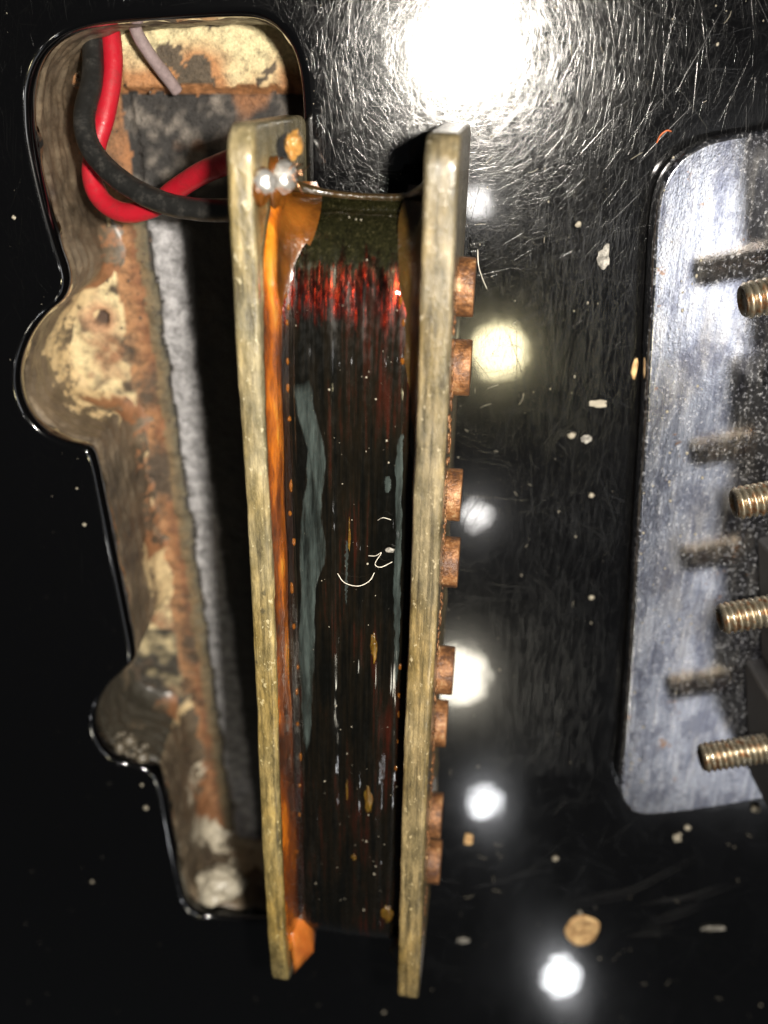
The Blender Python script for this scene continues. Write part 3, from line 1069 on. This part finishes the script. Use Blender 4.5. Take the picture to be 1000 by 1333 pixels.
# leads
def lead(name, pts, r, mat, label):
    path = catmull([PI @ B(x, y, h) for x, y, h in pts], 14)
    V, Fc = tube_data(path, r, 18, .03)
    o = link(name, V, Fc, mat, pk)
    o['label'] = label
    return o
lead('lead_wire', [(140,22,-.0095),(146,60,-.0085),(146,100,-.0075),(137,150,-.0062),(124,195,-.0052),(120,232,-.0045),(134,262,-.0035),(163,277,-.0022),(198,270,-.0008),(230,246,.0012),(262,226,.0040),(292,213,.0070),(312,206,.0090)],
     .00090, M['red'], 'red insulated lead wire')
lead('lead_wire', [(118,22,-.0090),(121,60,-.0080),(120,105,-.0060),(110,150,-.0035),(116,188,-.0018),(142,222,-.0002),(178,248,.0014),(220,266,.0030),(262,273,.0046),(300,274,.0064),(318,272,.0075)],
     .00095, M['black'], 'black insulated lead wire')

# ------------------------------------------------------------------ loose wire in the cavity
path = catmull([B(172, 20, -.0062), B(180, 46, -.0070), B(198, 75, -.0080), B(214, 96, -.0090), B(231, 119, -.0100)], 12)
V, Fc = tube_data(path, .00058, 14, .06)
tag(link('ground_wire', V, Fc, M['greywire']), 'short grey wire end poking into the top of the cavity', 'wire')

# ------------------------------------------------------------------ bridge
TH = .0024
BO = [(850,320),(853,285),(858,255),(869,227),(890,202),(920,184),(955,175),(1000,169)]
BL = [(845,420),(838,560),(830,680),(822,820),(812,960),(807,1010),(808,1034),(817,1052),(833,1061),(860,1061),(920,1054),(1000,1041)]
tl_, bl_ = B(1000, 169, TH), B(1000, 1041, TH)
dirt = (B(1000, 1041, TH) - B(880, 1059, TH)).normalized()
pts = [B(x, y, TH) for x, y in BO[::-1] + BL]
far = [bl_ + dirt * .022, tl_ + dirt * .022]
ol = catmull(pts, 6)
# ol runs top right -> left -> bottom right
ol2 = [Vector((p.x, p.y)) for p in ol] + [Vector((bl_.x + dirt.x * .024, bl_.y + dirt.y * .024)), Vector((tl_.x + dirt.x * .024, tl_.y + dirt.y * .024))]
br = empty('bass_bridge', (.045, -.044, 0))
tag(br, 'pitted chrome bass bridge plate with tarnished threaded screws', 'guitar bridge')
BI = Matrix.Translation(-br.location)
V, Fc = inset_prism(ol2, .0002, TH, .0004, lambda u, v, t: (u, v, t), 4)
link('base_plate', [BI @ Vector(v) for v in V], Fc, M['chrome'], br)
# saddles
def saddle(c, w, d, h):
    n = 28
    ol = []
    for k in range(n + 1):               # rounded-top section, seen along the string
        a = math.pi * k / n
        ol.append(Vector((-math.cos(a) * w / 2, h * .93 + math.sin(a) * h * .07)))
    ol += [Vector((w / 2, 0)), Vector((-w / 2, 0))]
    V, Fc = inset_prism(ol, 0, d, .0005, lambda u, v, t: (t, u, v), 3)
    R = Matrix.Rotation(math.atan2(dirt.y, dirt.x), 4, 'Z')
    o = link('saddle', [R @ Vector(v) for v in V], Fc, M['saddle'], br)
    o.location = BI @ c
def screw_part(tip, r, L, pitch=.0006):
    V, Fc = [], []
    S, per = 24, 10
    n = int(L / pitch * per)
    for i in range(n + 1):
        x = L * i / n
        for k in range(S):
            a = 2 * math.pi * k / S
            ph = (x / pitch - k / S) % 1.0
            tri = 1 - abs(2 * ph - 1)
            rr = r * (.83 + .17 * min(1, tri * 1.35))
            if x < .0004: rr = min(rr, r * (.80 + .2 * x / .0004))
            V.append(Vector((x, math.cos(a) * rr, math.sin(a) * rr)))
    for i in range(n):
        for k in range(S):
            Fc.append((i * S + k, i * S + (k + 1) % S, (i + 1) * S + (k + 1) % S, (i + 1) * S + k)[::-1])
    b = len(V)                            # dished end
    for j, (rr, xx) in enumerate(((.74, 0.0), (.6, .00025), (.2, .0003))):
        for k in range(S):
            a = 2 * math.pi * k / S
            V.append(Vector((xx, math.cos(a) * r * rr, math.sin(a) * r * rr)))
    rows = [0, b, b + S, b + 2 * S]
    for j in range(3):
        for k in range(S):
            Fc.append((rows[j] + k, rows[j] + (k + 1) % S, rows[j + 1] + (k + 1) % S, rows[j + 1] + k))
    Fc.append(tuple(range(b + 2 * S, b + 3 * S)))
    R = Matrix.Rotation(math.atan2(dirt.y, dirt.x), 4, 'Z')
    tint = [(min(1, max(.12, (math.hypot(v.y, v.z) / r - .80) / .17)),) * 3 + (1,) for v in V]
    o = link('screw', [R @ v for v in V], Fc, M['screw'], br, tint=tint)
    o.location = BI @ tip
HS = .0085
tips = [B(tx, ty, HS) for tx, ty in ((966, 392), (955, 656), (937, 806), (912, 987))]
cuts = [tips[0].y + .0118] + [(tips[k].y + tips[k + 1].y) / 2 for k in range(3)] + [tips[3].y - .0075]
for k, tip in enumerate(tips):
    screw_part(tip, .00155, .024)
    mid = (cuts[k] + cuts[k + 1]) / 2
    fx = .0376 + (-.035 - mid) * .085
    saddle(Vector((fx, mid, TH + .0002)), cuts[k] - cuts[k + 1] - .0004, .014, .0130)

# ------------------------------------------------------------------ flakes, hairs, dust
def flake(px, py, rx, ry, label, seed, mat='flake'):
    rx, ry = rx * .85, ry * .85
    n = 22
    ol = []
    for k in range(n):
        a = 2 * math.pi * k / n
        q = 1 + .5 * noise.noise(Vector((math.cos(a) * 1.5 + seed, math.sin(a) * 1.5, seed))) + .35 * noise.noise(Vector((math.cos(a) * 5 + seed, math.sin(a) * 5, seed)))
        ol.append(Vector((math.cos(a) * rx * q, math.sin(a) * ry * q)))
    V, Fc = inset_prism(ol, 0, .00014, .00004, lambda u, v, t: (u, v, t + .0001 * noise.noise(Vector((u * 1500, v * 1500, seed)))), 2)
    o = link('paint_flake', V, Fc, M[mat])
    o.location = B(px, py, .00012)
    tag(o, label, 'flake')
flake(786, 336, .0007, .0011, 'ragged off-white flake on the black lacquer beside the bridge corner', 1)
flake(779, 525, .0012, .0004, 'flat pale yellow flake lying between pickup and bridge', 4, 'dust')
flake(762, 571, .0006, .0005, 'small grey crumb next to the flat pale yellow flake', 8)
flake(610, 1093, .0008, .0010, 'tan crumb on the lacquer beside the last pole piece', 13, 'hole')
flake(602, 1224, .0008, .0006, 'dull grey crumb on the lacquer near the pickup end', 17)
flake(930, 1208, .0018, .0004, 'thin white sliver on the lacquer near the bare screw hole', 21)
flake(882, 1090, .0006, .0008, 'yellowish crumb on the lacquer below the bridge plate', 26, 'dust')

def hair(name, pts, r, mat, label, cat='fibre', coilp=True):
    if coilp:
        P = [PM @ (on_coil(x, y) + Vector((0, 0, .0002 + h))) for x, y, h in pts]
    else:
        P = [B(x, y, h + .0001) for x, y, h in pts]
    V, Fc = tube_data(catmull(P, 8), r, 6)
    o = link(name, V, Fc, mat)
    tag(o, label, cat)
hair('hair', [(440,745,0),(450,754,.0004),(468,757,.0006),(482,752,.0004),(488,744,0)], .00003, M['fluff'], 'curved pale hair lying across the dark coil')
hair('hair', [(480,722,0),(490,720,.0003),(498,714,.0006),(490,728,.0006),(497,734,.0004),(511,730,0)], .00003, M['fluff'], 'tangled white fibre with a bright tip on the coil')
hair('hair', [(492,676,0),(500,670,.0004),(510,674,.0002)], .000025, M['fluff'], 'short arched pale hair above the tangled fibre on the coil')
hair('hair', [(855,186,0),(860,176,.0003),(868,170,.0004),(874,171,0)], .00007, M['redfluff'], 'curly rust-red fibre on the lacquer by the bridge corner', coilp=False)
hair('hair', [(622,325,.0035),(623,345,.004),(628,362,.003),(634,376,.002)], .00004, M['fluff'], 'fine pale hair hanging off the first rusty pole piece', coilp=False)
p = on_coil(508, 714)
V, Fc = blob_data(PM @ (p + Vector((0, 0, .0003))), (.0004, .00028, .00025), seed=9, sub=2)
tag(link('lint', V, Fc, M['flake']), 'bright white speck of lint on the coil', 'lint')

dp = []
for k in range(420):
    px, py = random.uniform(0, 1000), random.uniform(0, 1333)
    p = B(px, py, 0)
    if not clear(p.x, p.y) or (px > 800 and 165 < py < 1070): continue
    r = .00003 + .00007 * random.random() ** 2.5 + (.0002 * random.random() if random.random() < .03 else 0)
    if px < 320: r *= .55
    dp.append(blob_data(p + Vector((0, 0, r * .3)), (r, r * random.uniform(.8, 1.6)), .6, k, 1, .4))
for px, py, r in ((110,683,.0002),(18,283,.0002),(100,636,.00012),(185,1022,.0002),(190,1052,.0003),(120,1148,.0002),(500,1318,.00025),(753,292,.0003),(745,567,.0004),(723,1118,.0004),(755,1188,.0003),(770,778,.0003),(770,645,.0003),(895,1078,.0004),(985,1052,.0006)):
    dp.append(blob_data(B(px, py, r * .4), (r, r), .6, px, 2, .35))
for k in range(70):
    q = B(random.uniform(560, 1000), random.uniform(0, 1333), .00006)
    if not clear(q.x, q.y) or (q.x > .022 and -.082 < q.y < -.002): continue
    a = random.uniform(0, 6.28); L = random.uniform(.0003, .0012); cv = random.gauss(0, 1.2)
    P = [q]
    for j in range(4):
        P.append(P[-1] + Vector((math.cos(a), math.sin(a), 0)) * L / 4); a += cv / 4
    dp.append(tube_data(P, .000022, 5))
V, Fc = merge(dp)
tag(link('dust', V, Fc, M['dust']), 'pale dust specks scattered over the black lacquer', 'dust', kind='stuff')
dp = []
for k in range(120):
    px = random.uniform(362, 525); py = random.uniform(280, 1190)
    if py > 620 and random.random() < .35: py = random.uniform(980, 1190)
    p = on_coil(px, py)
    if abs(p.x) > XI - .0003: continue
    r = .00002 + .00009 * random.random() ** 3
    if py > 980: r *= 1.2
    dp.append(blob_data(PM @ (p + Vector((0, 0, r * .4))), (r, r * random.uniform(.8, 1.5)), .7, k, 1, .4))
V, Fc = merge(dp)
tag(link('dust', V, Fc, M['dust']), 'fine pale dust specks stuck to the coil', 'dust', kind='stuff')
dp = []
for k in range(260):
    px = random.uniform(815, 915); py = random.uniform(200, 1050)
    if random.random() < .35: px = 812 + (1050 - py) * .047 + random.gauss(4, 3)
    p = B(px, py, TH)
    if px < 870 and (py < 230 or py > 1045): continue
    if px < 855 - (py - 260) * .055 + 3: continue
    r = .00003 + .00013 * random.random() ** 3
    dp.append(blob_data(p + Vector((0, 0, r * .3)), (r, r * random.uniform(.8, 1.5)), .6, k, 1, .4))
V, Fc = merge(dp)
tag(link('dust', V, Fc, M['dust']), 'gritty pale specks along the chrome plate', 'dust', kind='stuff')
